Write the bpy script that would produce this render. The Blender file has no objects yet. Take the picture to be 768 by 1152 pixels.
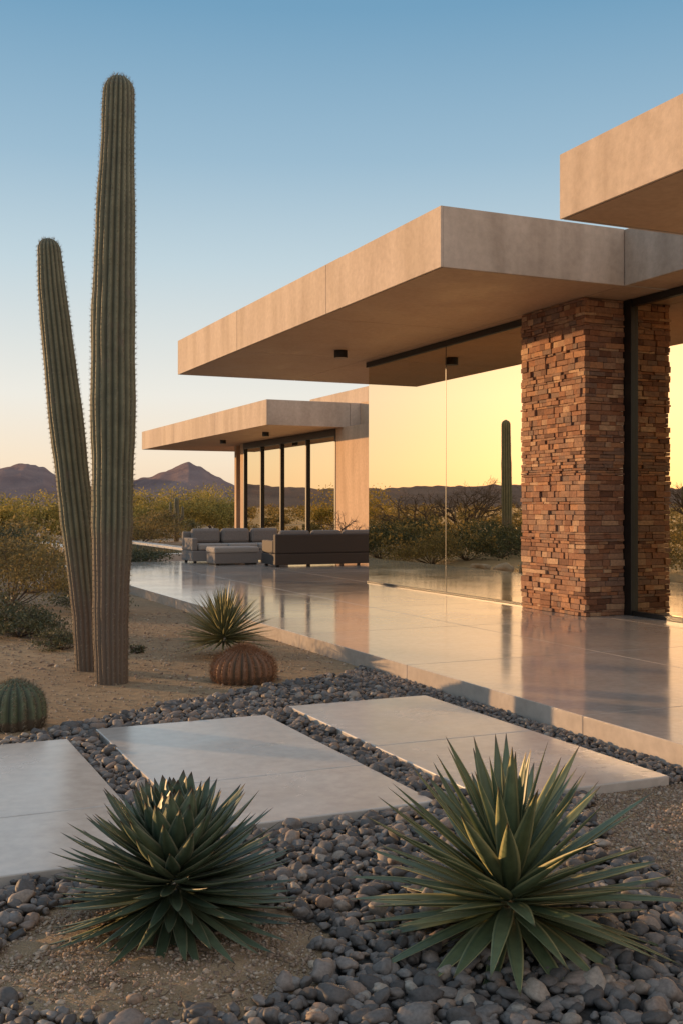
import bpy, bmesh, math, random
import numpy as np
from mathutils import Vector, noise, Matrix
random.seed(7)
rng = np.random.default_rng(7)
scene = bpy.context.scene
COL = scene.collection
R = math.radians

# ------------------------------------------------------------------ materials
def new_mat(name):
    m = bpy.data.materials.new(name); m.use_nodes = True
    nt = m.node_tree
    for n in list(nt.nodes): nt.nodes.remove(n)
    out = nt.nodes.new('ShaderNodeOutputMaterial')
    b = nt.nodes.new('ShaderNodeBsdfPrincipled')
    nt.links.new(b.outputs[0], out.inputs[0])
    return m, nt, b, out

def noise_node(nt, scale, detail=6, rough=0.6, coord='Object', stretch=None, dist=0.0):
    tc = nt.nodes.new('ShaderNodeTexCoord')
    n = nt.nodes.new('ShaderNodeTexNoise')
    n.inputs['Scale'].default_value = scale
    n.inputs['Detail'].default_value = detail
    n.inputs['Roughness'].default_value = rough
    n.inputs['Distortion'].default_value = dist
    if stretch:
        mp = nt.nodes.new('ShaderNodeMapping'); mp.inputs['Scale'].default_value = stretch
        nt.links.new(tc.outputs[coord], mp.inputs[0]); nt.links.new(mp.outputs[0], n.inputs['Vector'])
    else:
        nt.links.new(tc.outputs[coord], n.inputs['Vector'])
    return n

def ramp(nt, src, stops):
    r = nt.nodes.new('ShaderNodeValToRGB')
    el = r.color_ramp.elements
    while len(el) < len(stops): el.new(0.5)
    for e, (p, c) in zip(el, stops):
        e.position = p; e.color = (*c, 1) if len(c) == 3 else c
    nt.links.new(src, r.inputs[0]); return r

def mixc(nt, a, b, fac, mode='MIX'):
    m = nt.nodes.new('ShaderNodeMix'); m.data_type = 'RGBA'; m.blend_type = mode
    for s, v in ((0, fac), (6, a), (7, b)):
        if isinstance(v, bpy.types.NodeSocket): nt.links.new(v, m.inputs[s])
        else: m.inputs[s].default_value = v if s == 0 else (*v, 1)
    return m.outputs[2]

def bump(nt, b, src, strength, dist, prev=None):
    bp = nt.nodes.new('ShaderNodeBump'); bp.inputs['Strength'].default_value = strength
    bp.inputs['Distance'].default_value = dist
    nt.links.new(src, bp.inputs['Height'])
    if prev: nt.links.new(prev.outputs[0], bp.inputs['Normal'])
    nt.links.new(bp.outputs[0], b.inputs['Normal']); return bp

def rough_from(nt, b, src, lo, hi):
    mr = nt.nodes.new('ShaderNodeMapRange')
    mr.inputs['From Min'].default_value = 0.3; mr.inputs['From Max'].default_value = 0.7
    mr.inputs['To Min'].default_value = lo; mr.inputs['To Max'].default_value = hi
    nt.links.new(src, mr.inputs[0]); nt.links.new(mr.outputs[0], b.inputs['Roughness'])

def concrete(name, c1, c2, lo, hi, bstr=0.15, streak=.82):
    m, nt, b, o = new_mat(name)
    n1 = noise_node(nt, 0.9, 8, 0.65, dist=0.6); n2 = noise_node(nt, 14, 5, 0.6)
    n3 = noise_node(nt, 2.6, 4, 0.5, stretch=(1, 1, .18))
    r1 = ramp(nt, n1.outputs[0], [(0.3, c1), (0.7, c2)])
    r2 = ramp(nt, n2.outputs[0], [(0.3, (0.84,)*3), (0.65, (1.0,)*3)])
    r3 = ramp(nt, n3.outputs[0], [(0.35, (streak, streak-.02, streak-.04)), (0.6, (1.0,)*3)])
    c = mixc(nt, r1.outputs[0], r2.outputs[0], 1.0, 'MULTIPLY')
    c = mixc(nt, c, r3.outputs[0], 1.0, 'MULTIPLY')
    nt.links.new(c, b.inputs['Base Color'])
    rough_from(nt, b, n1.outputs[0], lo, hi)
    nb = noise_node(nt, 45, 4, 0.6)
    bump(nt, b, nb.outputs[0], bstr, 0.006)
    return m

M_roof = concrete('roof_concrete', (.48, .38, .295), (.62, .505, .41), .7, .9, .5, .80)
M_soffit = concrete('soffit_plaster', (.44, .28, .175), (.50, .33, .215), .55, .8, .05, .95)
M_wall = concrete('wall_plaster', (.58, .39, .25), (.65, .46, .31), .8, .95, .1)
M_patio = concrete('polished_concrete', (.47, .415, .36), (.57, .505, .445), .06, .15, .012, .95)
M_slab = concrete('slab_concrete', (.50, .455, .41), (.63, .58, .52), .14, .32, .05, .95)
M_dark = concrete('interior_dark', (.06, .05, .04), (.10, .08, .06), .6, .8, .05)

def plain(name, col, rough=.5, metal=0, var=0.15, sc=8):
    m, nt, b, o = new_mat(name)
    n = noise_node(nt, sc, 5, .6)
    r = ramp(nt, n.outputs[0], [(.3, tuple(x*(1-var) for x in col)), (.7, tuple(min(1, x*(1+var)) for x in col))])
    nt.links.new(r.outputs[0], b.inputs['Base Color'])
    b.inputs['Roughness'].default_value = rough; b.inputs['Metallic'].default_value = metal
    return m
M_black = plain('black_metal', (.012, .011, .010), .35)
M_fabric = plain('grey_fabric', (.20, .18, .165), .95, 0, .2, 60)
M_fabric2 = plain('light_fabric', (.32, .29, .26), .95, 0, .15, 60)
M_wicker = plain('dark_wicker', (.055, .042, .035), .7, 0, .5, 90)
M_wood = plain('brown_wood', (.12, .06, .03), .5, 0, .3, 10)

def glass_mat(name, refl=.62):
    m = bpy.data.materials.new(name); m.use_nodes = True; nt = m.node_tree
    for n in list(nt.nodes): nt.nodes.remove(n)
    out = nt.nodes.new('ShaderNodeOutputMaterial')
    g = nt.nodes.new('ShaderNodeBsdfGlossy'); g.inputs['Color'].default_value = (.84, .73, .53, 1); g.inputs['Roughness'].default_value = .006
    t = nt.nodes.new('ShaderNodeBsdfTransparent'); t.inputs['Color'].default_value = (.60, .58, .48, 1)
    fr = nt.nodes.new('ShaderNodeFresnel'); fr.inputs['IOR'].default_value = 1.5
    mr = nt.nodes.new('ShaderNodeMapRange'); mr.inputs['To Min'].default_value = refl - .04; mr.inputs['To Max'].default_value = 1.0
    nt.links.new(fr.outputs[0], mr.inputs[0])
    mx = nt.nodes.new('ShaderNodeMixShader')
    nt.links.new(mr.outputs[0], mx.inputs[0]); nt.links.new(t.outputs[0], mx.inputs[1]); nt.links.new(g.outputs[0], mx.inputs[2])
    nz = noise_node(nt, .35, 1, .4)
    bp = nt.nodes.new('ShaderNodeBump'); bp.inputs['Strength'].default_value = .05; bp.inputs['Distance'].default_value = .02
    nt.links.new(nz.outputs[0], bp.inputs['Height']); nt.links.new(bp.outputs[0], g.inputs['Normal'])
    nt.links.new(mx.outputs[0], out.inputs[0]); return m
M_glass = glass_mat('tinted_glass')

def island_mat(name, stops, rough=.7, bsc=60, bst=.3, bd=.004, spec=.5):
    m, nt, b, o = new_mat(name)
    g = nt.nodes.new('ShaderNodeNewGeometry')
    r = ramp(nt, g.outputs['Random Per Island'], stops)
    n = noise_node(nt, bsc, 4, .6)
    r2 = ramp(nt, n.outputs[0], [(.3, (.7,)*3), (.65, (1.08,)*3)])
    c = mixc(nt, r.outputs[0], r2.outputs[0], 1.0, 'MULTIPLY')
    nt.links.new(c, b.inputs['Base Color']); b.inputs['Roughness'].default_value = rough
    b.inputs['Specular IOR Level'].default_value = spec
    bump(nt, b, n.outputs[0], bst, bd); return m
M_stone = island_mat('ledge_stone', [(0, (.13, .062, .04)), (.2, (.33, .145, .075)), (.4, (.20, .13, .10)), (.6, (.45, .225, .115)), (.8, (.25, .13, .085)), (1, (.52, .33, .20))], .85, 30, .7, .012)
M_pebble = island_mat('pebble', [(0, (.070, .062, .058)), (.40, (.135, .120, .110)), (.72, (.21, .188, .172)), (.86, (.25, .175, .13)), (1, (.36, .315, .265))], .6, 90, .3, .002, .35)
M_grit = island_mat('grit_stone', [(0, (.20, .135, .095)), (.5, (.34, .24, .17)), (1, (.50, .40, .30))], .9, 90, .2, .002)
M_rock = island_mat('rock', [(0, (.30, .24, .19)), (1, (.46, .39, .32))], .9, 7, .9, .05)
M_bark = island_mat('bark', [(0, (.09, .06, .045)), (1, (.15, .11, .08))], .9, 30, .4, .01)

def foliage(name, stops, rough=.6, trans=.25):
    m, nt, b, o = new_mat(name)
    g = nt.nodes.new('ShaderNodeNewGeometry')
    r = ramp(nt, g.outputs['Random Per Island'], stops)
    n = noise_node(nt, 1.3, 3, .6)
    r2 = ramp(nt, n.outputs[0], [(.3, (.6, .6, .6)), (.7, (1.2, 1.15, 1.05))])
    c = mixc(nt, r.outputs[0], r2.outputs[0], 1.0, 'MULTIPLY')
    nt.links.new(c, b.inputs['Base Color']); b.inputs['Roughness'].default_value = rough
    tr = nt.nodes.new('ShaderNodeBsdfTranslucent'); nt.links.new(c, tr.inputs[0])
    mx = nt.nodes.new('ShaderNodeMixShader'); mx.inputs[0].default_value = trans
    nt.links.new(b.outputs[0], mx.inputs[1]); nt.links.new(tr.outputs[0], mx.inputs[2]); nt.links.new(mx.outputs[0], o.inputs[0])
    return m
M_shrub = foliage('shrub_leaves', [(0, (.070, .08, .04)), (.5, (.11, .12, .06)), (1, (.19, .17, .085))])
M_scrub = foliage('scrub_leaves', [(0, (.13, .11, .045)), (.5, (.24, .19, .075)), (1, (.36, .275, .115))], .7, .45)
M_palo = foliage('palo_verde_leaves', [(0, (.20, .17, .045)), (.5, (.36, .285, .07)), (1, (.50, .38, .105))], .7, .5)
M_green = foliage('green_leaves', [(0, (.04, .055, .028)), (.5, (.07, .085, .04)), (1, (.12, .125, .06))])

# attribute driven blade material; attribute uvr=(u,v,rand)
def blade_mat(name, cA, cB, edge, tip, edge_w=.86, rough=.42):
    m, nt, b, o = new_mat(name)
    at = nt.nodes.new('ShaderNodeAttribute'); at.attribute_name = 'uvr'
    sp = nt.nodes.new('ShaderNodeSeparateXYZ'); nt.links.new(at.outputs['Vector'], sp.inputs[0])
    rr = ramp(nt, sp.outputs[2], [(0, cA), (1, cB)])
    n = noise_node(nt, 25, 5, .6)
    r2 = ramp(nt, n.outputs[0], [(.3, (.78,)*3), (.7, (1.12,)*3)])
    c = mixc(nt, rr.outputs[0], r2.outputs[0], 1.0, 'MULTIPLY')
    er = ramp(nt, sp.outputs[0], [(edge_w-.08, (0, 0, 0)), (edge_w+.05, (1, 1, 1))])
    c = mixc(nt, c, edge, er.outputs[0])
    tr = ramp(nt, sp.outputs[1], [(.90, (0, 0, 0)), (.98, (1, 1, 1))])
    c = mixc(nt, c, tip, tr.outputs[0])
    br = ramp(nt, sp.outputs[1], [(.0, (1, 1, 1)), (.22, (0, 0, 0))])
    c = mixc(nt, c, tuple(x*1.3+.01 for x in cB), br.outputs[0])
    nt.links.new(c, b.inputs['Base Color']); b.inputs['Roughness'].default_value = rough
    bump(nt, b, n.outputs[0], .15, .003)
    return m
M_agaveL = blade_mat('agave_leaf', (.055, .085, .050), (.110, .145, .085), (.27, .27, .17), (.05, .03, .02), .88)
M_agaveR = blade_mat('agave_sword_leaf', (.080, .110, .052), (.150, .182, .095), (.38, .36, .17), (.07, .045, .025), .84)
M_yucca = blade_mat('yucca_leaf', (.12, .13, .055), (.21, .21, .10), (.34, .31, .15), (.14, .09, .05), .75)
M_deadleaf = blade_mat('dead_leaf', (.06, .045, .03), (.12, .09, .06), (.12, .09, .06), (.05, .03, .02))

# ground
def ground_mat():
    m, nt, b, o = new_mat('desert_sand')
    n1 = noise_node(nt, .5, 8, .6); n2 = noise_node(nt, 9, 8, .7); n3 = noise_node(nt, 120, 4, .7); n4 = noise_node(nt, .02, 6, .6)
    r1 = ramp(nt, n1.outputs[0], [(.3, (.42, .285, .19)), (.7, (.54, .39, .27))])
    r2 = ramp(nt, n2.outputs[0], [(.3, (.68, .66, .64)), (.65, (1.05,)*3)])
    r3 = ramp(nt, n3.outputs[0], [(.3, (.65,)*3), (.6, (1.1,)*3)])
    r4 = ramp(nt, n4.outputs[0], [(.35, (.7, .72, .6)), (.65, (1, 1, 1))])
    c = r1.outputs[0]
    for q in (r2, r3, r4): c = mixc(nt, c, q.outputs[0], 1.0, 'MULTIPLY')
    nt.links.new(c, b.inputs['Base Color']); b.inputs['Roughness'].default_value = .95
    b.inputs['Specular IOR Level'].default_value = .15
    p = bump(nt, b, n2.outputs[0], .6, .05)
    bump(nt, b, n3.outputs[0], .8, .006, p)
    return m
M_ground = ground_mat()
M_bed = plain('gravel_bed_soil', (.06, .055, .05), .95, 0, .4, 40)

def mountain_mat():
    m, nt, b, o = new_mat('mountain_rock')
    n = noise_node(nt, .008, 9, .65)
    r = ramp(nt, n.outputs[0], [(.35, (.19, .135, .13)), (.65, (.29, .205, .185))])
    nt.links.new(r.outputs[0], b.inputs['Base Color']); b.inputs['Roughness'].default_value = 1
    b.inputs['Specular IOR Level'].default_value = 0
    bump(nt, b, n.outputs[0], 1, 25); return m
M_mtn = mountain_mat()

def cactus_mat(name, valley, ridge, base, hbase):
    m, nt, b, o = new_mat(name)
    at = nt.nodes.new('ShaderNodeAttribute'); at.attribute_name = 'uvr'
    sp = nt.nodes.new('ShaderNodeSeparateXYZ'); nt.links.new(at.outputs['Vector'], sp.inputs[0])
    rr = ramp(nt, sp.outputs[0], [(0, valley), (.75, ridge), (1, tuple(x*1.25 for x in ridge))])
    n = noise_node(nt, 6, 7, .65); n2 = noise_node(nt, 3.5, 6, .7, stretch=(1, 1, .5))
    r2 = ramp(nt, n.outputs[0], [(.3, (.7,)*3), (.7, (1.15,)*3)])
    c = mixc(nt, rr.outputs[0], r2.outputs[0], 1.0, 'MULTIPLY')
    hb = nt.nodes.new('ShaderNodeMath'); hb.operation = 'MULTIPLY_ADD'
    nt.links.new(n2.outputs[0], hb.inputs[0]); hb.inputs[1].default_value = -.35; nt.links.new(sp.outputs[1], hb.inputs[2])
    br = ramp(nt, hb.outputs[0], [(max(0, hbase-.12), (1, 1, 1)), (hbase+.05, (0, 0, 0))])
    c = mixc(nt, c, base, br.outputs[0])
    scar = ramp(nt, n2.outputs[0], [(.58, (0, 0, 0)), (.68, (.8, .8, .8))])
    c = mixc(nt, c, base, scar.outputs[0])
    nt.links.new(c, b.inputs['Base Color']); b.inputs['Roughness'].default_value = .65
    bump(nt, b, n.outputs[0], .4, .01); return m
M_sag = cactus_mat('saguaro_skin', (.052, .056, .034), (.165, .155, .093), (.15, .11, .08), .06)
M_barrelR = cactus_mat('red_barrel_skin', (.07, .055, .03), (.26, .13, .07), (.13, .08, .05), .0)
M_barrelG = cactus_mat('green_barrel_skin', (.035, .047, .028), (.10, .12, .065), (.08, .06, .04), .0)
M_spine = island_mat('spines', [(0, (.20, .15, .10)), (1, (.42, .36, .26))], .7)
M_spineR = island_mat('red_spines', [(0, (.24, .11, .055)), (1, (.50, .27, .14))], .7)

# ------------------------------------------------------------------ helpers
def empty(name, loc=(0, 0, 0)):
    e = bpy.data.objects.new(name, None); e.location = loc; COL.objects.link(e); e.empty_display_size = .3; return e

def mk(name, verts, faces, mat, smooth=False, parent=None, attr=None, loc=None):
    verts = np.asarray(verts, dtype=np.float32).reshape(-1, 3)
    me = bpy.data.meshes.new(name)
    if isinstance(faces, np.ndarray):
        k = faces.shape[1]; nf = len(faces)
        me.vertices.add(len(verts)); me.vertices.foreach_set('co', verts.ravel())
        me.loops.add(nf*k); me.loops.foreach_set('vertex_index', faces.ravel().astype(np.int32))
        me.polygons.add(nf); me.polygons.foreach_set('loop_start', np.arange(0, nf*k, k, dtype=np.int32))
        me.polygons.foreach_set('loop_total', np.full(nf, k, dtype=np.int32))
        me.update(calc_edges=True)
    else:
        me.from_pydata([tuple(v) for v in verts], [], faces); me.update()
    if attr is not None:
        a = me.attributes.new('uvr', 'FLOAT_VECTOR', 'POINT')
        a.data.foreach_set('vector', np.asarray(attr, dtype=np.float32).ravel())
    if smooth: me.polygons.foreach_set('use_smooth', [True]*len(me.polygons))
    me.materials.append(mat)
    ob = bpy.data.objects.new(name, me); COL.objects.link(ob)
    if parent: ob.parent = parent
    if loc: ob.location = loc
    return ob

CUBEF = [(0, 3, 2, 1), (4, 5, 6, 7), (0, 1, 5, 4), (1, 2, 6, 5), (2, 3, 7, 6), (3, 0, 4, 7)]
def boxes(name, lst, mat, parent=None, bev=0.0):
    V, F = [], []
    for (x0, y0, z0, x1, y1, z1) in lst:
        o = len(V)
        V += [(x0, y0, z0), (x1, y0, z0), (x1, y1, z0), (x0, y1, z0), (x0, y0, z1), (x1, y0, z1), (x1, y1, z1), (x0, y1, z1)]
        F += [tuple(i+o for i in f) for f in CUBEF]
    ob = mk(name, V, F, mat, False, parent)
    if bev > 0:
        md = ob.modifiers.new('bevel', 'BEVEL'); md.width = bev; md.segments = 2; md.limit_method = 'ANGLE'
    return ob

# ------------------------------------------------------------------ camera
cam_d = bpy.data.cameras.new('camera'); cam = bpy.data.objects.new('camera', cam_d); COL.objects.link(cam)
cam.location = (0, 0, 1.5); cam.rotation_euler = (R(90), 0, R(-24.1))
cam_d.sensor_fit = 'VERTICAL'; cam_d.sensor_height = 36; cam_d.sensor_width = 24; cam_d.lens = 38.03
cam_d.shift_y = -0.0052; cam_d.clip_end = 20000; cam_d.clip_start = .05
scene.camera = cam

# ------------------------------------------------------------------ world + sun
SUN_AZ = -39; SUN_EL = 6.0
dirv = Vector((math.sin(R(SUN_AZ))*math.cos(R(SUN_EL)), math.cos(R(SUN_AZ))*math.cos(R(SUN_EL)), math.sin(R(SUN_EL))))
w = bpy.data.worlds.new('World'); scene.world = w; w.use_nodes = True
nt = w.node_tree; bg = nt.nodes['Background']
sky = nt.nodes.new('ShaderNodeTexSky'); sky.sky_type = 'NISHITA'; sky.sun_disc = False
sky.sun_elevation = R(SUN_EL); sky.sun_rotation = R(SUN_AZ); sky.altitude = 300
sky.air_density = 1.0; sky.dust_density = 1.0; sky.ozone_density = 1.5
# clear-air model blended with a gradient: haze sunward, added fill behind (by elevation and angle from the sun)
tc = nt.nodes.new('ShaderNodeTexCoord')
sx = nt.nodes.new('ShaderNodeSeparateXYZ'); nt.links.new(tc.outputs['Generated'], sx.inputs[0])
S_ = 10.0
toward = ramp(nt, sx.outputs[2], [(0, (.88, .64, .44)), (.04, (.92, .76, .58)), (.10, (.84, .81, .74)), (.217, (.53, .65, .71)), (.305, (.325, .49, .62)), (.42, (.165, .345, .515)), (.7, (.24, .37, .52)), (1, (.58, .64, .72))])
away_fill = ramp(nt, sx.outputs[2], [(0, (.78, .60, .52)), (.08, (.98, .76, .66)), (.18, (1.0, .86, .76)), (.35, (.94, .86, .80)), (.6, (.76, .76, .78)), (1, (.58, .64, .72))])  # sky behind the camera and zenith, brightened as added fill for the foreground
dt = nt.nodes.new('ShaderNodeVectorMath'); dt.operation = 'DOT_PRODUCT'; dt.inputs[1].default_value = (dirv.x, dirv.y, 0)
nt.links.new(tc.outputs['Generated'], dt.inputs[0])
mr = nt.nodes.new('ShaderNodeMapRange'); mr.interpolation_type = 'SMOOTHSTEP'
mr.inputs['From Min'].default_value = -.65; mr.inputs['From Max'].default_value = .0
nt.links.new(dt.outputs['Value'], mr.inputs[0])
sky_grad = mixc(nt, away_fill.outputs[0], toward.outputs[0], mr.outputs[0])
# aureole of forward-scattered light round the sun
d2 = nt.nodes.new('ShaderNodeVectorMath'); d2.operation = 'DOT_PRODUCT'; d2.inputs[1].default_value = tuple(dirv)
nt.links.new(tc.outputs['Generated'], d2.inputs[0])
mx0 = nt.nodes.new('ShaderNodeMath'); mx0.operation = 'MAXIMUM'; mx0.inputs[1].default_value = 0; nt.links.new(d2.outputs['Value'], mx0.inputs[0])
pw = nt.nodes.new('ShaderNodeMath'); pw.operation = 'POWER'; pw.inputs[1].default_value = 60; nt.links.new(mx0.outputs[0], pw.inputs[0])
au = nt.nodes.new('ShaderNodeVectorMath'); au.operation = 'SCALE'; au.inputs[0].default_value = (1.3, .55, .12); nt.links.new(pw.outputs[0], au.inputs[3])
ad = nt.nodes.new('ShaderNodeVectorMath'); ad.operation = 'ADD'; nt.links.new(sky_grad, ad.inputs[0]); nt.links.new(au.outputs[0], ad.inputs[1])
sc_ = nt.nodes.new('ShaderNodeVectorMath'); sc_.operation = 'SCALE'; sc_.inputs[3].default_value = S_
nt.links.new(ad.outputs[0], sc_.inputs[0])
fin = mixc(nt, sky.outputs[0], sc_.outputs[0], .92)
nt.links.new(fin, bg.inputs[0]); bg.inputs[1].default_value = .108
sd = bpy.data.lights.new('sun', 'SUN'); sun = bpy.data.objects.new('sun', sd); COL.objects.link(sun)
sd.energy = 5.0; sd.angle = R(.6); sd.color = (1, .58, .26)
sun.rotation_euler = dirv.to_track_quat('Z', 'Y').to_euler()
sun.location = (-20, 40, 10)
scene.view_settings.view_transform = 'Standard'; scene.view_settings.look = 'None'; scene.view_settings.exposure = 0

# ------------------------------------------------------------------ ground
def smooth(a, b, x):
    t = max(0, min(1, (x-a)/(b-a))); return t*t*(3-2*t)
def gh(x, y):
    d = math.hypot(x-3, y-8)
    n = noise.noise(Vector((x*.06, y*.06, 3))) * .5 * smooth(22, 60, d)
    n += noise.noise(Vector((x*.5, y*.5, 9))) * .05 * smooth(7, 12, d) * (1 - smooth(2.6, 3.8, x))
    return n if x < 4.2 or d > 30 else min(n, -.02) if x > 4.5 else n*.2
s = np.linspace(-1, 1, 261)
gx = 3 + np.sinh(s*8.0)/np.sinh(8.0)*6000; gy = 8 + np.sinh(s*8.0)/np.sinh(8.0)*6000
V = [(x, y, gh(x, y)) for y in gy for x in gx]; n = 261
idx = np.arange(n*n).reshape(n, n)
F = np.stack([idx[:-1, :-1], idx[:-1, 1:], idx[1:, 1:], idx[1:, :-1]], -1).reshape(-1, 4)
mk('ground', V, F, M_ground, True)

# ------------------------------------------------------------------ mountains
def azpx(px): return math.atan((px-384)/1217)
prof = [(-2500, 22), (-1600, 30), (-900, 24), (-600, 34), (-400, 28), (-250, 40), (-150, 30), (-60, 40), (0, 48), (25, 52), (50, 48), (75, 35), (110, 24), (145, 29), (158, 36), (172, 38), (185, 43), (200, 49), (213, 55), (228, 50), (240, 42), (255, 33), (270, 25), (290, 15), (330, 9), (420, 7), (700, 6), (1200, 10)]
pa = [azpx(p) for p, _ in prof]; ph = [h for _, h in prof]
NA, NR = 1100, 26
az = np.linspace(pa[0], pa[-1], NA)
V = []
for j in range(NR):
    rr = 1500 + j*45; tr = j/(NR-1)
    for a in az:
        H = np.interp(a, pa, ph)/1217*1900
        env = math.sin(min(1, tr*2.2)*math.pi/2)**1.1 if tr < .4545 else 1-(tr-.4545)*1.2
        hx, hy = rr*math.sin(a), rr*math.cos(a)
        rn = 1-abs(noise.noise(Vector((hx*.011, hy*.011, 1))))*2
        rn2 = 1-abs(noise.noise(Vector((hx*.03, hy*.03, 5))))*2
        z = 1 + H*env*(.86+.22*rn*(1-env*.5)+.06*rn2) + 3*noise.noise(Vector((hx*.05, hy*.05, 0)))*env
        th = R(24.1)
        X = hx*math.cos(th)+hy*math.sin(th); Y = -hx*math.sin(th)+hy*math.cos(th)
        V.append((X, Y, z-4 if j else -20))
idx = np.arange(NA*NR).reshape(NR, NA)
F = np.stack([idx[:-1, :-1], idx[:-1, 1:], idx[1:, 1:], idx[1:, :-1]], -1).reshape(-1, 4)
mk('mountains', V, F, M_mtn, True)

# ------------------------------------------------------------------ patio & slabs
PE = 4.29; PT = .144
patio = empty('patio')
tl = []
xs = [PE, 6.32, 8.36, 10.4, 12.4, 15.9]; ys = [-1.6, .85, 3.31, 5.77, 8.23, 10.69, 13.15, 15.61, 18.07, 20.53, 22.99, 26.3]
for i in range(len(xs)-1):
    for j in range(len(ys)-1):
        tl.append((xs[i]+.003, ys[j]+.003, -.03, xs[i+1]-.003, ys[j+1]-.003, PT))
boxes('paving_tiles', tl, M_patio, patio, .004)
boxes('joint_bed', [(PE+.02, -1.58, -.04, 15.88, 26.28, PT-.012)], M_bed, patio)
for (x0, y0, x1, y1, ym) in [(2.86, 4.6, 3.99, 7.34, 5.9), (1.42, 4.68, 2.6, 7.1, 5.5), (-.05, 4.42, 1.2, 6.87, 5.25)]:
    sl = boxes('paving_slab', [(x0, y0, -.02, x1, ym-.002, .05), (x0, ym+.002, -.02, x1, y1, .05)], M_slab, None, .006)
# pool + coping
pool = empty('swimming_pool')
boxes('pool_coping', [(6.0, 28.6, -.05, 9.6, 29.1, .22), (6.0, 41, -.05, 9.6, 41.5, .22), (6.0, 29.102, -.05, 6.4, 40.998, .22), (9.2, 29.102, -.05, 9.6, 40.998, .22)], M_slab, pool, .01)
m, nt_, b_, o_ = new_mat('pool_water'); b_.inputs['Base Color'].default_value = (.05, .12, .15, 1); b_.inputs['Roughness'].default_value = .04
bump(nt_, b_, noise_node(nt_, 3, 3, .5).outputs[0], .08, .02)
boxes('pool_water', [(6.402, 29.102, -.04, 9.198, 40.998, .18)], m, pool)

# ------------------------------------------------------------------ gravel
def wob(x, y, s=1.5): return noise.noise(Vector((x*s, y*s, 7)))
SLABS = [(2.86, 4.6, 3.99, 7.34), (1.42, 4.68, 2.6, 7.1), (-.05, 4.42, 1.2, 6.87)]
def in_slab(x, y, e=.012): return any(a-e < x < c+e and b-e < y < d+e for a, b, c, d in SLABS)
def in_gravel(x, y):
    if x > PE-.03 or y < 1.6 or x < -1.6: return False
    if y > 7.18+(x-.83)*.53 + .18*wob(x, y, 2): return False
    if y < 4.62+.1*wob(x, y) and x > 2.62+.42*(y-2.8)+.15*wob(x, y, 3): return False
    dx, dy = x-.92, y-3.56
    if math.hypot(dx, dy*1.0) < .53+.10*wob(x, y, 3)+.05*wob(x, y, 11): return False
    if x < .35 and y < 3.9+.2*wob(x, y, 3) and y > 2.9-.3*x: return False
    return True
bm = bmesh.new(); g = .05
for i in range(int(6/g)):
    for j in range(int(8/g)):
        x, y = -1.6+i*g, 1.6+j*g
        if in_gravel(x+g/2, y+g/2):
            bm.faces.new([bm.verts.new(p) for p in ((x, y, .004), (x+g, y, .004), (x+g, y+g, .004), (x, y+g, .004))])
bmesh.ops.remove_doubles(bm, verts=bm.verts, dist=.001)
me = bpy.data.meshes.new('gravel_bed'); bm.to_mesh(me); bm.free(); me.materials.append(M_bed)
ob = bpy.data.objects.new('gravel_bed', me); COL.objects.link(ob)

def ico(sub):
    bm = bmesh.new(); bmesh.ops.create_icosphere(bm, subdivisions=sub, radius=1)
    v = np.array([p.co[:] for p in bm.verts]); f = np.array([[q.index for q in p.verts] for p in bm.faces]); bm.free(); return v, f
def stone_variants(sub, k, amp=.35, fr=1.1):
    v, f = ico(sub); out = []
    for i in range(k):
        o = Vector((i*7.3, i*3.1, 0))
        d = np.array([1+amp*noise.noise(Vector(p)*fr+o)+amp*.3*noise.noise(Vector(p)*fr*2.6+o) for p in v])
        out.append(v*d[:, None])
    return out, f
def scatter(name, pts, sizes, sub, mat, flat=(.45, .75), k=14, amp=.35, tilt=.35, smooth_=True, parent=None):
    vs, f = stone_variants(sub, k, amp); nv = len(vs[0]); N = len(pts)
    V = np.empty((N, nv, 3), np.float32)
    for i, (p, sz) in enumerate(zip(pts, sizes)):
        a = rng.uniform(0, 2*np.pi); tx, ty = rng.normal(0, tilt, 2)
        sc = np.array([sz*rng.uniform(.95, 1.35), sz*rng.uniform(.75, 1.0), sz*rng.uniform(*flat)])
        q = vs[rng.integers(k)]*sc
        rot = np.array(Matrix.Rotation(a, 3, 'Z') @ Matrix.Rotation(tx, 3, 'X') @ Matrix.Rotation(ty, 3, 'Y'))
        V[i] = q @ rot.T + p
    F = (f[None]+(np.arange(N)*nv)[:, None, None]).reshape(-1, 3)
    return mk(name, V.reshape(-1, 3), F, mat, smooth_, parent)
def mound_z(x, y): return .035*(1-smooth(.2, .62, math.hypot(x-.92, y-3.56)))
near, nsz, far, fsz = [], [], [], []
g = .041; row = 0; y = 1.6
while y < 9.6:
    x = -1.6 + (g/2 if row % 2 else 0)
    while x < PE:
        px, py = x+rng.uniform(-.45, .45)*g, y+rng.uniform(-.45, .45)*g
        if in_gravel(px, py) and not in_slab(px, py):
            sz = float(np.clip(rng.lognormal(math.log(.0205), .36), .009, .045))
            if px > 3.95: sz = min(sz, .022)
            z = .006+sz*.35+rng.uniform(0, .018 if px < 3.95 else .006)
            if (py < 5.2 and px > .1 and py > 2.3): near.append((px, py, z)); nsz.append(sz)
            else: far.append((px, py, z)); fsz.append(sz)
        x += g
    y += g*.87; row += 1
for _ in range(700):
    px, py = rng.uniform(0, 4.2), rng.uniform(2.5, 8.8)
    if not in_gravel(px, py) and not in_slab(px, py) and (in_gravel(px+rng.normal()*.1, py+rng.normal()*.1) or rng.random() < .12):
        sz = rng.uniform(.007, .022); near.append((px, py, .004+sz*.3+mound_z(px, py))); nsz.append(sz)
grav = empty('gravel')
scatter('pebbles_near', near, nsz, 3, M_pebble, parent=grav)
scatter('pebbles_far', far, fsz, 2, M_pebble, parent=grav)
pts, sz = [], []
def in_any_plate(x, y): return x > PE-.01 or in_slab(x, y)
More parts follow.
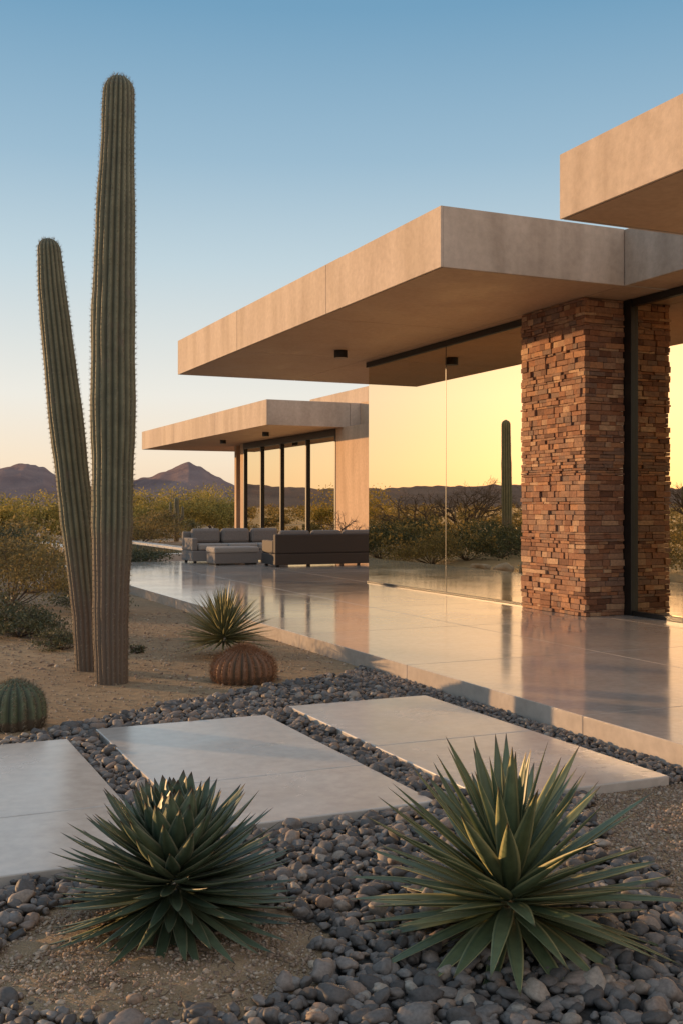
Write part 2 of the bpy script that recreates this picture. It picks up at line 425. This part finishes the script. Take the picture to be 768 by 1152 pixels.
while len(pts) < 26000:
    x, y = rng.uniform(1.9, 4.28), rng.uniform(1.8, 5.0)
    if not in_gravel(x, y) and not in_any_plate(x, y): pts.append((x, y, .002)); sz.append(rng.lognormal(math.log(.0052), .4))
while len(pts) < 40000:
    x, y = rng.uniform(-.4, 1.7), rng.uniform(2.3, 4.4)
    if not in_gravel(x, y) and not in_any_plate(x, y): pts.append((x, y, .004+mound_z(x, y))); sz.append(rng.lognormal(math.log(.0036), .5))
while len(pts) < 49000:
    x, y = rng.uniform(-1, 4.28), rng.uniform(6.8, 15)
    if not in_gravel(x, y) and not in_any_plate(x, y): pts.append((x, y, gh(x, y)+.002)); sz.append(min(.03, rng.lognormal(math.log(.006), .55)))
scatter('sand_grit', pts, sz, 1, M_grit, (.5, .9), parent=grav, smooth_=False)
V = []; NN = 60
for j in range(NN):
    for i in range(NN):
        x, y = .92+(i/(NN-1)-.5)*1.5, 3.56+(j/(NN-1)-.5)*1.5
        r_ = math.hypot(x-.92, y-3.56)
        V.append((x, y, mound_z(x, y) - .02*smooth(.6, .7, r_) + .008*noise.noise(Vector((x*6, y*6, 0))) + .004*noise.noise(Vector((x*19, y*19, 0))) + .003))
idx = np.arange(NN*NN).reshape(NN, NN)
F = np.stack([idx[:-1, :-1], idx[:-1, 1:], idx[1:, 1:], idx[1:, :-1]], -1).reshape(-1, 4)
mk('sand_mound', V, F, M_ground, True)

# ------------------------------------------------------------------ main house
house = empty('modern_house')
SZ = 4.08
def roof_block(nm, x0, y0, x1, y1, zb, zt, yj, xj, parent):
    t = .03; gp = .010
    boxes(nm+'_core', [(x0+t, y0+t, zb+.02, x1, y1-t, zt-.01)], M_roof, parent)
    L = []
    ysn = [y0]+yj+[y1]
    for a, b in zip(ysn[:-1], ysn[1:]): L.append((x0, a+gp/2 if a != y0 else a, zb, x0+t-.001, b-gp/2 if b != y1 else b, zt))
    xsn = [x0+t]+xj+[x1]
    for a, b in zip(xsn[:-1], xsn[1:]):
        L.append((a+(gp/2 if a != x0+t else 0), y0, zb, b-gp/2, y0+t-.001, zt)); L.append((a+gp/2, y1-t+.001, zb, b-gp/2, y1, zt))
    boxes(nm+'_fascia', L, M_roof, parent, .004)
    S = []
    xx = [x0+t+.01]
    while xx[-1] < x1-2.6: xx.append(xx[-1]+2.4)
    xx.append(x1)
    yy = [y0+t+.01]
    while yy[-1] < y1-3.8: yy.append(yy[-1]+3.46)
    yy.append(y1-t-.01)
    for a, b in zip(xx[:-1], xx[1:]):
        for c, d in zip(yy[:-1], yy[1:]): S.append((a+.005, c+.005, zb+.003, b-.005, d-.005, zb+.019))
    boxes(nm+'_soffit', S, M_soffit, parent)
roof_block('main_roof', 5.72, 10.18, 16, 20.6, SZ, 4.74, [13.3, 17.0], [8.17, 10.6, 13], house)
roof_block('link_roof', 8.17, 8.07, 16, 10.177, SZ, 4.735, [], [12], house)
roof_block('near_roof', 5.75, -1.5, 16, 8.067, SZ, 4.66, [1.5, 4.8], [8.5, 11, 13.5], house)

PX0, PX1, PY0, PY1 = 8.16, 8.76, 10.93, 12.32
boxes('pillar_core', [(PX0+.05, PY0+.05, PT, PX1-.05, PY1-.05, SZ)], M_dark, house)
V, F = [], []
def addbox(x0, y0, z0, x1, y1, z1):
    o = len(V); j = lambda: random.uniform(-.003, .003)
    for p in ((x0, y0, z0), (x1, y0, z0), (x1, y1, z0), (x0, y1, z0), (x0, y0, z1), (x1, y0, z1), (x1, y1, z1), (x0, y1, z1)):
        V.append((p[0]+j(), p[1]+j(), p[2]+j()))
    F.extend([tuple(i+o for i in f) for f in CUBEF])
z = PT+.002; k = 0
while z < SZ-.03:
    h = random.choice([.030, .038, .045, .055, .068, .08]); h = min(h, SZ-.002-z)
    y = PY0 - random.uniform(0, .02)
    first = True
    while y < PY1-.03:
        L = random.uniform(.06, .24); y2 = min(PY1+random.uniform(0, .01), y+L)
        if PY1-y2 < .07: y2 = PY1
        pr = random.uniform(-.020, .016)
        dpt = random.uniform(.16, .30) if (first and k % 2) else .07
        addbox(PX0+pr, y+.0015, z+.0015, PX0+dpt, y2-.0015, z+h-.0015)
        if first: cornerx = PX0+dpt
        first = False; y = y2
    x = cornerx+.002
    while x < PX1-.02:
        L = random.uniform(.08, .26); x2 = min(PX1, x+L)
        if PX1-x2 < .07: x2 = PX1
        addbox(x+.0015, PY0+random.uniform(-.018, .014), z+.0015, x2-.0015, PY0+.065, z+h-.0015)
        x = x2
    addbox(PX0+.072, PY1-.07, z, PX1, PY1+random.uniform(-.01, .01), z+h-.002)
    addbox(PX1-.06, PY0+.07, z, PX1+random.uniform(-.01, .01), PY1-.072, z+h-.002)
    z += h; k += 1
ob = mk('stone_pillar', V, F, M_stone, False, house)
md = ob.modifiers.new('bevel', 'BEVEL'); md.width = .005; md.segments = 2

GX = 8.35; GZ0 = PT+.03; GZ1 = SZ-.09
gt = .012
def panes(name, quads, mat, parent):
    V, F = [], []
    for q in quads:
        o = len(V); V += list(q); F.append((o, o+1, o+2, o+3))
    return mk(name, V, F, mat, False, parent)
def px_(x, y0, y1, z0, z1): return [(x, y0, z0), (x, y1, z0), (x, y1, z1), (x, y0, z1)]
def py_(y, x0, x1, z0, z1): return [(x0, y, z0), (x1, y, z0), (x1, y, z1), (x0, y, z1)]
panes('glass_panes', [px_(GX, 12.34, 14.692, GZ0, GZ1), px_(GX, 14.705, 17.48, GZ0, GZ1), py_(17.485, GX+.02, 11.4, GZ0, GZ1), py_(17.485, 11.41, 14.9, GZ0, GZ1),
    px_(8.82, 8.5, 10.84, GZ0+.03, GZ1), px_(8.82, 5.5, 8.42, GZ0+.03, GZ1), px_(8.82, 2.5, 5.42, GZ0+.03, GZ1), px_(8.82, -1.2, 2.42, GZ0+.03, GZ1)], M_glass, house)
boxes('window_frames', [
    (GX-.03, 12.34, GZ1, GX+.05, 17.53, SZ-.001), (GX-.02, 12.34, PT+.001, GX+.04, 17.51, GZ0-.001),
    (GX+.051, 17.45, GZ1, 15, 17.53, SZ-.001), (GX+.041, 17.46, PT+.001, 15, 17.51, GZ0-.001),
    (8.765, 10.80, PT+.001, 8.93, 10.96, SZ-.001),
    (8.78, -1.2, GZ1, 8.88, 10.798, SZ-.001), (8.78, -1.2, PT+.001, 8.88, 10.798, GZ0+.028),
    (8.785, 8.42, GZ0+.03, 8.87, 8.50, GZ1-.002), (8.785, 5.42, GZ0+.03, 8.87, 5.50, GZ1-.002), (8.785, 2.42, GZ0+.03, 8.87, 2.50, GZ1-.002)], M_black, house, .003)
boxes('glass_seal', [(GX-.003, 14.692, GZ0, GX+gt+.001, 14.705, GZ1)], M_black, house)
boxes('walls', [(15, -1.5, PT-.05, 15.3, 17.6, SZ+.01), (8.78, -1.55, PT-.05, 15, -1.25, SZ+.01), (11.8, 9.2, PT-.01, 12.0, 12.6, SZ+.01)], M_wall, house)
boxes('interior_cabinet', [(14.3, 3, PT+.001, 14.95, 9, 2.6), (14.4, 11, PT+.001, 14.95, 16, .8)], M_wood, house, .01)
def cyl(name, x, y, z0, z1, r, mat, parent=None, n=24):
    V = [(x+r*math.cos(i*2*math.pi/n), y+r*math.sin(i*2*math.pi/n), zz) for zz in (z0, z1) for i in range(n)]
    F = [tuple(reversed(range(n))), tuple(range(n, 2*n))]+[(i, (i+1) % n, n+(i+1) % n, n+i) for i in range(n)]
    return mk(name, V, F, mat, False, parent)
cyl('downlight', 7.3, 16.35, SZ-.12, SZ+.002, .11, M_black, house)

# ------------------------------------------------------------------ second building
gh2 = empty('guest_house')
roof_block('guest_roof', 9.8, 26.7, 17, 40.3, 3.65, 4.32, [31.2, 35.8], [12.2, 14.6], gh2)
boxes('rear_roof', [(13.0, 24, 4.33, 19, 31.5, 4.87)], M_roof, gh2, .01)
boxes('walls', [(12.0, 23.6, -.05, 12.25, 27.2, 3.655), (12.0, 34.95, -.05, 12.25, 35.3, 3.655), (16.6, 23.6, -.05, 16.8, 39, 3.655), (12.26, 23.6, -.05, 16.59, 23.85, 3.655), (12.26, 36.5, -.05, 16.59, 36.7, 3.655)], M_wall, gh2)
boxes('rear_wall_top', [(12.5, 23.6, 3.66, 16.8, 26.68, 4.33)], M_wall, gh2)
boxes('floor', [(10.2, 26.6, -.04, 16.6, 39, .12)], M_patio, gh2)
panes('glass_panes', [px_(12.05, 27.28, 29.3, .2, 3.45), px_(12.05, 29.38, 31.4, .2, 3.45), px_(12.05, 31.48, 33.2, .2, 3.45), px_(12.05, 33.28, 34.9, .2, 3.45)], M_glass, gh2)
fr = [(11.98, 27.2, 3.45, 12.12, 34.95, 3.64), (11.98, 27.2, .12, 12.12, 34.95, .2)]
for y in (27.2, 29.3, 31.4, 33.2, 34.87): fr.append((11.985, y, .2, 12.11, y+.08, 3.448))
boxes('window_frames', fr, M_black, gh2)
boxes('interior_back', [(15.5, 27.5, .13, 15.6, 36, 3.64)], M_dark, gh2)
cyl('downlight', 10.8, 29.5, 3.54, 3.652, .1, M_black, gh2); cyl('downlight_b', 10.8, 33.5, 3.54, 3.652, .1, M_black, gh2)

# ------------------------------------------------------------------ sofas
def sofa(name, x0, y0, x1, y1, back, wick, zf=PT, n=3, parent=None):
    e = parent or empty(name)
    boxes('base', [(x0, y0, zf+.05, x1, y1, zf+.30)], wick, e, .015)
    for i, (fx, fy) in enumerate(((x0+.06, y0+.06), (x1-.12, y0+.06), (x0+.06, y1-.12), (x1-.12, y1-.12))):
        boxes('foot_%d' % (i+1), [(fx, fy, zf+.001, fx+.06, fy+.06, zf+.05)], M_black, e)
    if back == '+y': by0, by1, sy0, sy1 = y1-.14, y1, y0+.02, y1-.16
    else: by0, by1, sy0, sy1 = y0, y0+.14, y0+.16, y1-.02
    boxes('backrest', [(x0, by0, zf+.302, x1, by1, zf+.74)], wick, e, .03)
    boxes('arm_1', [(x0, sy0, zf+.302, x0+.14, sy1, zf+.60)], wick, e, .03)
    w_ = (x1-x0-.16)/n
    sc, bc = [], []
    for i in range(n):
        a = x0+.15+i*w_
        sc.append((a+.01, sy0, zf+.303, a+w_-.01, sy1, zf+.46))
        yb = (by0-.20, by0-.01) if back == '+y' else (by1+.01, by1+.20)
        bc.append((a+.02, yb[0], zf+.462, a+w_-.02, yb[1], zf+.82))
    boxes('seat_cushions', sc, M_fabric2, e, .045); boxes('back_cushions', bc, M_fabric, e, .07)
    return e
sofa('outdoor_sofa', 7.3, 25.0, 9.75, 25.95, '+y', M_fabric)
sofa('outdoor_sofa', 8.5, 22.6, 11.0, 23.5, '-y', M_wicker)
e = empty('ottoman')
boxes('cushion', [(7.5, 23.9, PT+.28, 8.6, 24.6, PT+.42)], M_fabric2, e, .04)
boxes('base', [(7.52, 23.92, PT+.04, 8.58, 24.58, PT+.279)], M_fabric, e, .01)
boxes('feet', [(7.55, 23.95, PT+.001, 7.62, 24.55, PT+.039), (8.47, 23.95, PT+.001, 8.54, 24.55, PT+.039)], M_black, e)
s1 = sofa('lounge_sofa', -1.6, -.45, 1.6, .45, '+y', M_wicker, 0, 3); s1.location = (10.9, 15.0, PT+.002); s1.rotation_euler = (0, 0, R(90))
s2 = sofa('lounge_chair', -.5, -.42, .5, .42, '+y', M_wicker, 0, 1); s2.location = (9.3, 13.5, PT+.002); s2.rotation_euler = (0, 0, R(-60))
s3 = sofa('lounge_sofa', -1.4, -.45, 1.4, .45, '+y', M_wicker, 0, 3); s3.location = (10.6, 8.8, PT+.002); s3.rotation_euler = (0, 0, R(-90))

# ------------------------------------------------------------------ cacti
def ribbed(name, path, radii, nr, spp, mat, spmat, loc, depth=.17, splen=.03, spw=.0022, spn=6, step=.045, twist=0, parent=None):
    e = empty(name, loc)
    if parent: e.parent = parent
    P = np.array(path, float); ts = np.linspace(0, 1, len(P))
    N = spp; t = np.linspace(0, 1, N)
    C = np.stack([np.interp(t, ts, P[:, k]) for k in range(3)], 1)
    for _ in range(6): C[1:-1] = (C[:-2]+C[1:-1]*2+C[2:])/4
    Rr = np.interp(t, ts, radii)
    for _ in range(3): Rr[1:-1] = (Rr[:-2]+Rr[1:-1]*2+Rr[2:])/4
    H = P[-1, 2]
    top = P[-1, 2]-C[:, 2]; rt = radii[-1]
    dm = np.where(top < rt*1.15, np.sqrt(np.clip(1-(1-top/(rt*1.15))**2, 0, 1)), 1.0)
    Rr = Rr*dm
    for i in range(N): Rr[i] *= 1+.05*noise.noise(Vector((C[i, 2]*1.9, loc[0], 5)))+.02*noise.noise(Vector((C[i, 2]*7, loc[0], 5)))
    seg = nr*6; V = []; A = []
    for i in range(N):
        for j in range(seg):
            th = 2*math.pi*j/seg + twist*C[i, 2]
            c = abs(math.cos(th*nr/2 - twist*C[i, 2]*nr/2))
            rr = Rr[i]*(1-depth+depth*c**.8)*(1+.03*noise.noise(Vector((math.cos(th)*2, math.sin(th)*2, C[i, 2]*3))))
            V.append((C[i, 0]+rr*math.cos(th), C[i, 1]+rr*math.sin(th), C[i, 2])); A.append((c, C[i, 2]/H, 0))
    idx = np.arange(N*seg).reshape(N, seg); nx = np.roll(idx, -1, 1)
    F = np.stack([idx[:-1], nx[:-1], nx[1:], idx[1:]], -1).reshape(-1, 4)
    mk('body', V, F, mat, True, e, A)
    SV = []
    cum = np.concatenate([[0], np.cumsum(np.linalg.norm(np.stack([np.diff(C[:, 2]), np.diff(Rr)], 1), axis=1))])
    n_ar = int(cum[-1]/step)
    for q in range(n_ar):
        sv = (q+.5)*step; z_ = np.interp(sv, cum, C[:, 2]); cx = np.interp(sv, cum, C[:, 0]); cy = np.interp(sv, cum, C[:, 1]); r_ = np.interp(sv, cum, Rr)
        up = 1 if q > n_ar-6 else 0
        for j in range(nr):
            th = 2*math.pi*j/nr + twist*z_
            o = np.array([cx+r_*math.cos(th), cy+r_*math.sin(th), z_+random.uniform(-.006, .006)])
            out = np.array([math.cos(th), math.sin(th), .15+.9*up]); side = np.array([-math.sin(th), math.cos(th), 0])
            for _ in range(spn):
                d = out*random.uniform(.3, 1)+side*random.uniform(-1, 1)+np.array([0, 0, random.uniform(-.9, .9)])
                d /= np.linalg.norm(d); L = splen*random.uniform(.5, 1.2)
                p = np.cross(d, [random.random(), random.random(), random.random()]); p /= np.linalg.norm(p)+1e-6
                SV += [o-p*spw/2, o+p*spw/2, o+d*L]
    SV = np.array(SV); mk('spines', SV, np.arange(len(SV)).reshape(-1, 3), spmat, False, e)
    return e
def leanpath(pts): return [(.913*o, -.408*o, z) for o, z in pts]
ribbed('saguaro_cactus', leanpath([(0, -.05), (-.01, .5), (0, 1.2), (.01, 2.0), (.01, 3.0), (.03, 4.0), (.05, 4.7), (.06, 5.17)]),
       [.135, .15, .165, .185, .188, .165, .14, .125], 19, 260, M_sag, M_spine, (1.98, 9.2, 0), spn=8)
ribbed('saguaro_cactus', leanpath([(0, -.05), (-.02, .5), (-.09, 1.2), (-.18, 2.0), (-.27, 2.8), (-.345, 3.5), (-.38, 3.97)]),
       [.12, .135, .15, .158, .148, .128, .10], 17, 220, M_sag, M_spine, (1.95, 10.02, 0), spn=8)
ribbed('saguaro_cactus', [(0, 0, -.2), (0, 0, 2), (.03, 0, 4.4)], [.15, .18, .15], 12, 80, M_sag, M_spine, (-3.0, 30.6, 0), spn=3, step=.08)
def arm_saguaro(loc, h):
    k = h/2.5
    e = ribbed('saguaro_cactus', [(0, 0, -.2), (0, 0, h*.6), (0, 0, h)], [.14*k, .17*k, .13*k], 12, 50, M_sag, M_spine, loc, spn=2, step=.12)
    for sgn, z0 in ((1, h*.45), (-1, h*.55)):
        ribbed('arm', [(0, 0, 0), (sgn*.24*k, 0, .06), (sgn*.34*k, 0, .3*k), (sgn*.34*k, 0, h*.35)], [.08*k, .10*k, .10*k, .07*k], 10, 30, M_sag, M_spine, (0, 0, z0), spn=2, step=.12, parent=e)
arm_saguaro((12.3, 44.5, 0), 1.9)
arm_saguaro((-45, 70, 0), 4)
def barrel(name, loc, rad, h, nr, mat, spm, splen=.035, spn=8):
    zs = np.linspace(0, math.pi, 9); path = [(0, 0, -.04+(h+.04)*(1-math.cos(a))/2) for a in zs]
    rr = [rad*max(.02, math.sin(.45+a*.86)**.7) if a < 3.0 else rad*.45 for a in zs]
    return ribbed(name, path, rr, nr, 70, mat, spm, loc, .16, splen, .003, spn, .028)
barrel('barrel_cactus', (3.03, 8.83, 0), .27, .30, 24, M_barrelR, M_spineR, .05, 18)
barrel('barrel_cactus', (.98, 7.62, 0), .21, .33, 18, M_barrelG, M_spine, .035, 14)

# ------------------------------------------------------------------ rosettes
def blades(name, specs, mat, parent, nseg=10):
    V, A, F = [], [], []
    for (b, az_, t0, cv, L, W, rk, wp) in specs:
        p = np.array(b, float); o = len(V); rnd = random.random()
        h = np.array([math.cos(az_), math.sin(az_), 0]); sd_ = np.array([-math.sin(az_), math.cos(az_), 0])
        tw = random.uniform(-.25, .25); sb = random.uniform(-.06, .06)
        for i in range(nseg+1):
            t = i/nseg; an = t0+cv*t**1.3
            T = h*math.sin(an)+np.array([0, 0, math.cos(an)]); Nn = -h*math.cos(an)+np.array([0, 0, math.sin(an)])
            s2 = sd_*math.cos(tw*t)+Nn*math.sin(tw*t); n2 = np.cross(T, s2); n2 = n2 if np.dot(n2, Nn) > 0 else -n2
            if t < wp: wd = .62+.38*math.sin(t/wp*math.pi/2)
            else: wd = max(.0, (1-((t-wp)/(1-wp))**1.6))
            wd = max(wd, .02)*W/2
            ch = .30*wd*(1-t*.3)
            V += [p-s2*wd+n2*ch, p-s2*wd*.45+n2*ch*.15, p.copy(), p+s2*wd*.45+n2*ch*.15, p+s2*wd+n2*ch, p-n2*wd*rk]
            A += [(1, t, rnd), (.45, t, rnd), (0, t, rnd), (.45, t, rnd), (1, t, rnd), (.2, t, rnd)]
            if i < nseg:
                q = o+i*6
                for k in range(5): F.append((q+k, q+k+1, q+k+7, q+k+6))
                F.append((q+5, q, q+6, q+11))
                p = p+(T+sd_*sb*t)*(L/nseg)
    ob = mk(name, V, F, mat, True, parent, A); return ob
GA = math.pi*(3-math.sqrt(5))
eL = empty('agave_plant', (1.02, 3.72, .02))
sp = []
NL = 250
for i in range(NL):
    f = i/(NL-1)
    tilt = R(3)+R(116)*f**.60+random.uniform(-.07, .07)
    L = (.25+.15*min(1, f*3)) * random.uniform(.88, 1.08)
    W = .140-.096*min(1, f*2.8)**.85
    sp.append(((.07*f*math.cos(i*GA), .07*f*math.sin(i*GA), .255-.20*f), i*GA, tilt, -.22+random.uniform(-.08, .06), L, W*random.uniform(.92, 1.08), .30, .42))
blades('leaves', sp, M_agaveL, eL)
sp = [((.04*math.cos(a), .04*math.sin(a), .07), a, R(random.uniform(100, 118)), .1, random.uniform(.2, .3), .03, .2, .3) for a in [random.uniform(0, 6.28) for _ in range(60)]]
blades('dead_leaves', sp, M_deadleaf, eL, 6)
eR = empty('agave_plant', (2.05, 3.17, .0))
sp = []; NR_ = 112
for i in range(NR_):
    f = i/(NR_-1)
    tilt = R(4)+R(103)*f**.75+random.uniform(-.11, .11)
    L = (.46+.12*min(1, f*2.5))*random.uniform(.84, 1.10)*(1-.08*f)
    W = .070*random.uniform(.82, 1.12)*(1-.10*f)
    sp.append(((.06*f*math.cos(i*GA), .06*f*math.sin(i*GA), .22-.13*f), i*GA, tilt, random.uniform(-.10, .25)*(.4+f), L, W, .28, .36))
blades('leaves', sp, M_agaveR, eR, 12)
sp = [((.04*math.cos(a), .04*math.sin(a), .08), a, R(random.uniform(98, 112)), .05, random.uniform(.22, .40), .035, .2, .3) for a in [random.uniform(0, 6.28) for _ in range(36)]]
blades('dead_leaves', sp, M_deadleaf, eR, 6)
eY = empty('yucca_plant', (3.35, 10.35, 0))
sp = []
for i in range(280):
    f = i/279
    sp.append(((.05*f*math.cos(i*GA), .05*f*math.sin(i*GA), .26-.1*f), i*GA, R(3)+R(100)*f**.75+random.uniform(-.1, .1), random.uniform(-.05, .12), random.uniform(.42, .53), .026, .3, .3))
blades('leaves', sp, M_yucca, eY, 6)

# ------------------------------------------------------------------ shrubs & trees
def leaf_tris(C, size):
    N = len(C); a = rng.normal(size=(N, 3)); a /= np.linalg.norm(a, axis=1)[:, None]
    b = rng.normal(size=(N, 3)); b -= (a*b).sum(1)[:, None]*a; b /= np.linalg.norm(b, axis=1)[:, None]
    s = size*rng.uniform(.6, 1.4, (N, 1))
    return np.stack([C-a*s, C+b*s*.45, C+a*s, C-b*s*.45], 1).reshape(-1, 3)
def crown(cx, cy, z0, w, h, n, clumps=14, tight=.22):
    th = rng.uniform(0, 2*np.pi, clumps); u = rng.uniform(.1, 1, clumps)**.5; zz = rng.uniform(.25, .95, clumps)
    lim = np.sqrt(np.clip(1-(zz-.45)**2*2.2, .1, 1))
    K = np.stack([cx+w/2*u*lim*np.cos(th), cy+w/2*u*lim*np.sin(th), z0+h*zz], 1)
    pick = rng.integers(0, clumps, n)
    C = K[pick]+rng.normal(size=(n, 3))*np.array([w*tight*.5, w*tight*.5, h*tight*.45])
    C[:, 2] = np.maximum(C[:, 2], z0+.02); return C, K
def tube(V, F, a, b, ra, rb, n=5):
    a = np.array(a); b = np.array(b); d = b-a; d = d/(np.linalg.norm(d)+1e-9)
    u = np.cross(d, [0.3, .9, .1]); u /= np.linalg.norm(u); v = np.cross(d, u); o = len(V)
    for c, r_ in ((a, ra), (b, rb)):
        for i in range(n):
            t = 2*math.pi*i/n; V.append(c+r_*(u*math.cos(t)+v*math.sin(t)))
    for i in range(n): F.append((o+i, o+(i+1) % n, o+n+(i+1) % n, o+n+i))
def shrub(name, x, y, w, h, mat, n=2500, leaf=.018, tight=.22):
    z0 = gh(x, y)-.02; e = empty(name, (x, y, z0))
    C, K = crown(0, 0, 0, w, h, n, 22, tight)
    V = leaf_tris(C, leaf); mk('leaves', V, np.arange(len(V)).reshape(-1, 4), mat, False, e)
    V, F = [], []
    for k in K:
        m_ = k*.5+rng.normal(size=3)*.03; tube(V, F, (0, 0, 0), m_, .012, .007, 4); tube(V, F, m_, k, .007, .003, 4)
        for _ in range(4): tube(V, F, k, k+rng.normal(size=3)*w*.12+np.array([0, 0, h*.08]), .003, .0012, 3)
    mk('stems', V, F, M_bark, False, e); return e
# dry twigs and litter lying on the sand
V, F = [], []
for _ in range(230):
    if rng.random() < .5: x, y = .92+rng.normal()*.28, 3.56+rng.normal()*.28
    else: x, y = rng.uniform(.6, 4.0), rng.uniform(7.6, 13)
    if in_gravel(x, y) or in_any_plate(x, y): continue
    z0 = (mound_z(x, y) if y < 5 else gh(x, y))+.006; a = rng.uniform(0, 6.28); p = np.array([x, y, z0])
    L = rng.uniform(.02, .07)
    for _k in range(3):
        a += rng.normal()*.4; q = p+np.array([math.cos(a)*L/2, math.sin(a)*L/2, rng.uniform(-.002, .004)])
        tube(V, F, p, q, .0016, .0012, 4); p = q
mk('dry_twigs', V, F, M_bark)
shrub('desert_shrub', 2.06, 16.6, 1.7, 1.05, M_scrub, 6000, .025)
shrub('desert_shrub', 1.2, 19.5, 2.0, 1.0, M_scrub, 5000, .03)
shrub('desert_shrub', 1.70, 12.9, 1.0, .36, M_shrub, 5000, .018)
shrub('desert_shrub', 1.95, 11.6, .5, .20, M_shrub, 2500, .012)
shrub('desert_shrub', 1.3, 13.6, 1.1, .55, M_shrub, 4500, .02)
shrub('desert_shrub', 2.9, 15.2, .9, .34, M_shrub, 3500, .018)
shrub('desert_shrub', 2.62, 11.0, .16, .10, M_shrub, 400, .012)
shrub('desert_shrub', 3.5, 19.0, .9, .40, M_scrub, 3000, .02)
shrub('desert_shrub', 6.3, 27.3, 2.2, .42, M_green, 6000, .03)
shrub('desert_shrub', 3.2, 24.5, 2.0, .85, M_scrub, 4500, .03)
shrub('desert_shrub', 10.6, 43.5, 3.0, 1.2, M_scrub, 5000, .05)
for (x, y) in [(3.2, 27.5), (1.4, 25.8), (-.6, 27.2), (.6, 30.2), (2.4, 31.5), (-2.2, 29.0), (-3.9, 31.2), (-1.2, 33), (1.2, 34.5), (-5.6, 28.6)]:
    shrub('desert_shrub', x, y, rng.uniform(1.8, 2.6), rng.uniform(.7, 1.05), M_green, 3500, .035)
VV = []
for i in range(800):
    while True:
        d = 26+ (rng.uniform(0, 1)**1.6)*230; a = R(24.1)+rng.uniform(R(-105), R(8))
        x, y = d*math.sin(a), d*math.cos(a)
        if x > 4.0 and y < 46: continue
        if x > -2 and y < 24: continue
        if x > 8.8 and d < 52: continue
        break
    h = rng.uniform(.5, 1.4)*(1+.5*smooth(50, 120, d)); w_ = h*rng.uniform(1.2, 2.2)
    if R(-60) < a < R(-20) and d < 60: h *= .55
    C, K = crown(x, y, gh(x, y), w_, h, int(420 if d < 80 else 220), 12)
    VV.append(leaf_tris(C, .05+d*.0006))
VV = np.concatenate(VV); mk('desert_scrub', VV, np.arange(len(VV)).reshape(-1, 4), M_scrub)
def branch(V, F, p, d, L, r, lev, tips, spread=.55):
    n_ = 3
    for i in range(n_):
        d = d+rng.normal(size=3)*.16; d /= np.linalg.norm(d); q = p+d*L/n_
        tube(V, F, p, q, r*(1-.25*i/n_), r*(1-.25*(i+1)/n_), 5 if lev > 1 else 3); p = q
    if lev == 0: tips.append(p); return
    for _ in range(rng.integers(2, 4)+ (1 if lev > 3 else 0)):
        dd = d+rng.normal(size=3)*spread; dd[2] = dd[2]*.7+.12; dd /= np.linalg.norm(dd)
        branch(V, F, p, dd, L*rng.uniform(.62, .85), r*.58, lev-1, tips, spread)
def tree(name, x, y, h, lev=4, leaves=0, mat=None, leaf=.05):
    z0 = gh(x, y)-.05 if x < 4 or y > 40 else PT-.02; e = empty(name, (x, y, z0)); V, F, tips = [], [], []
    for _ in range(3):
        d = rng.normal(size=3)*.35; d[2] = 1; d /= np.linalg.norm(d)
        branch(V, F, np.zeros(3), d, h*.30, h*.022, lev, tips)
    mk('branches', V, F, M_bark, False, e)
    if leaves:
        T = np.array(tips); C = T[rng.integers(0, len(T), leaves)]+rng.normal(size=(leaves, 3))*h*.07
        C2, K = crown(0, 0, h*.12, h*1.35, h*.92, leaves, 34, .2)
        C = C[C[:, 2] < h*1.05]
        V = leaf_tris(np.concatenate([C, C2]), leaf); mk('foliage', V, np.arange(len(V)).reshape(-1, 4), mat, False, e)
    return e
for (x, y, h) in [(12.4, 55, 1.9), (13.6, 58, 2.4), (15.0, 56, 2.0), (16.3, 59, 2.6), (17.8, 57, 2.1), (19.3, 61, 2.6), (14.4, 66, 2.6), (20.5, 63, 2.7), (7.4, 58, 2.1), (8.9, 61, 2.4), (10.3, 57, 1.9), (6.0, 63, 2.5), (-1.2, 56, 2.7), (-6.2, 60, 3.0), (-11.5, 60, 2.7)]:
    tree('palo_verde_tree', x, y, h, 3, 2600, M_palo, .065)
for (x, y, h) in [(-6.2, 39, 3.2), (-9, 44, 3.0), (-4.6, 27, 2.1), (-12, 33, 3.0), (-2.5, 36, 2.6), (-19, 52, 3.4)]:
    tree('mesquite_tree', x, y, h, 5, 0)
tree('mesquite_tree', 11.3, 25.2, 1.6, 4)
pts = [(2.6+rng.uniform(-1.3, 1.2), 20.3+rng.uniform(-1, 1.4), .08) for _ in range(12)]
scatter('rocks', pts, [rng.uniform(.12, .3) for _ in pts], 3, M_rock, (.5, .8))
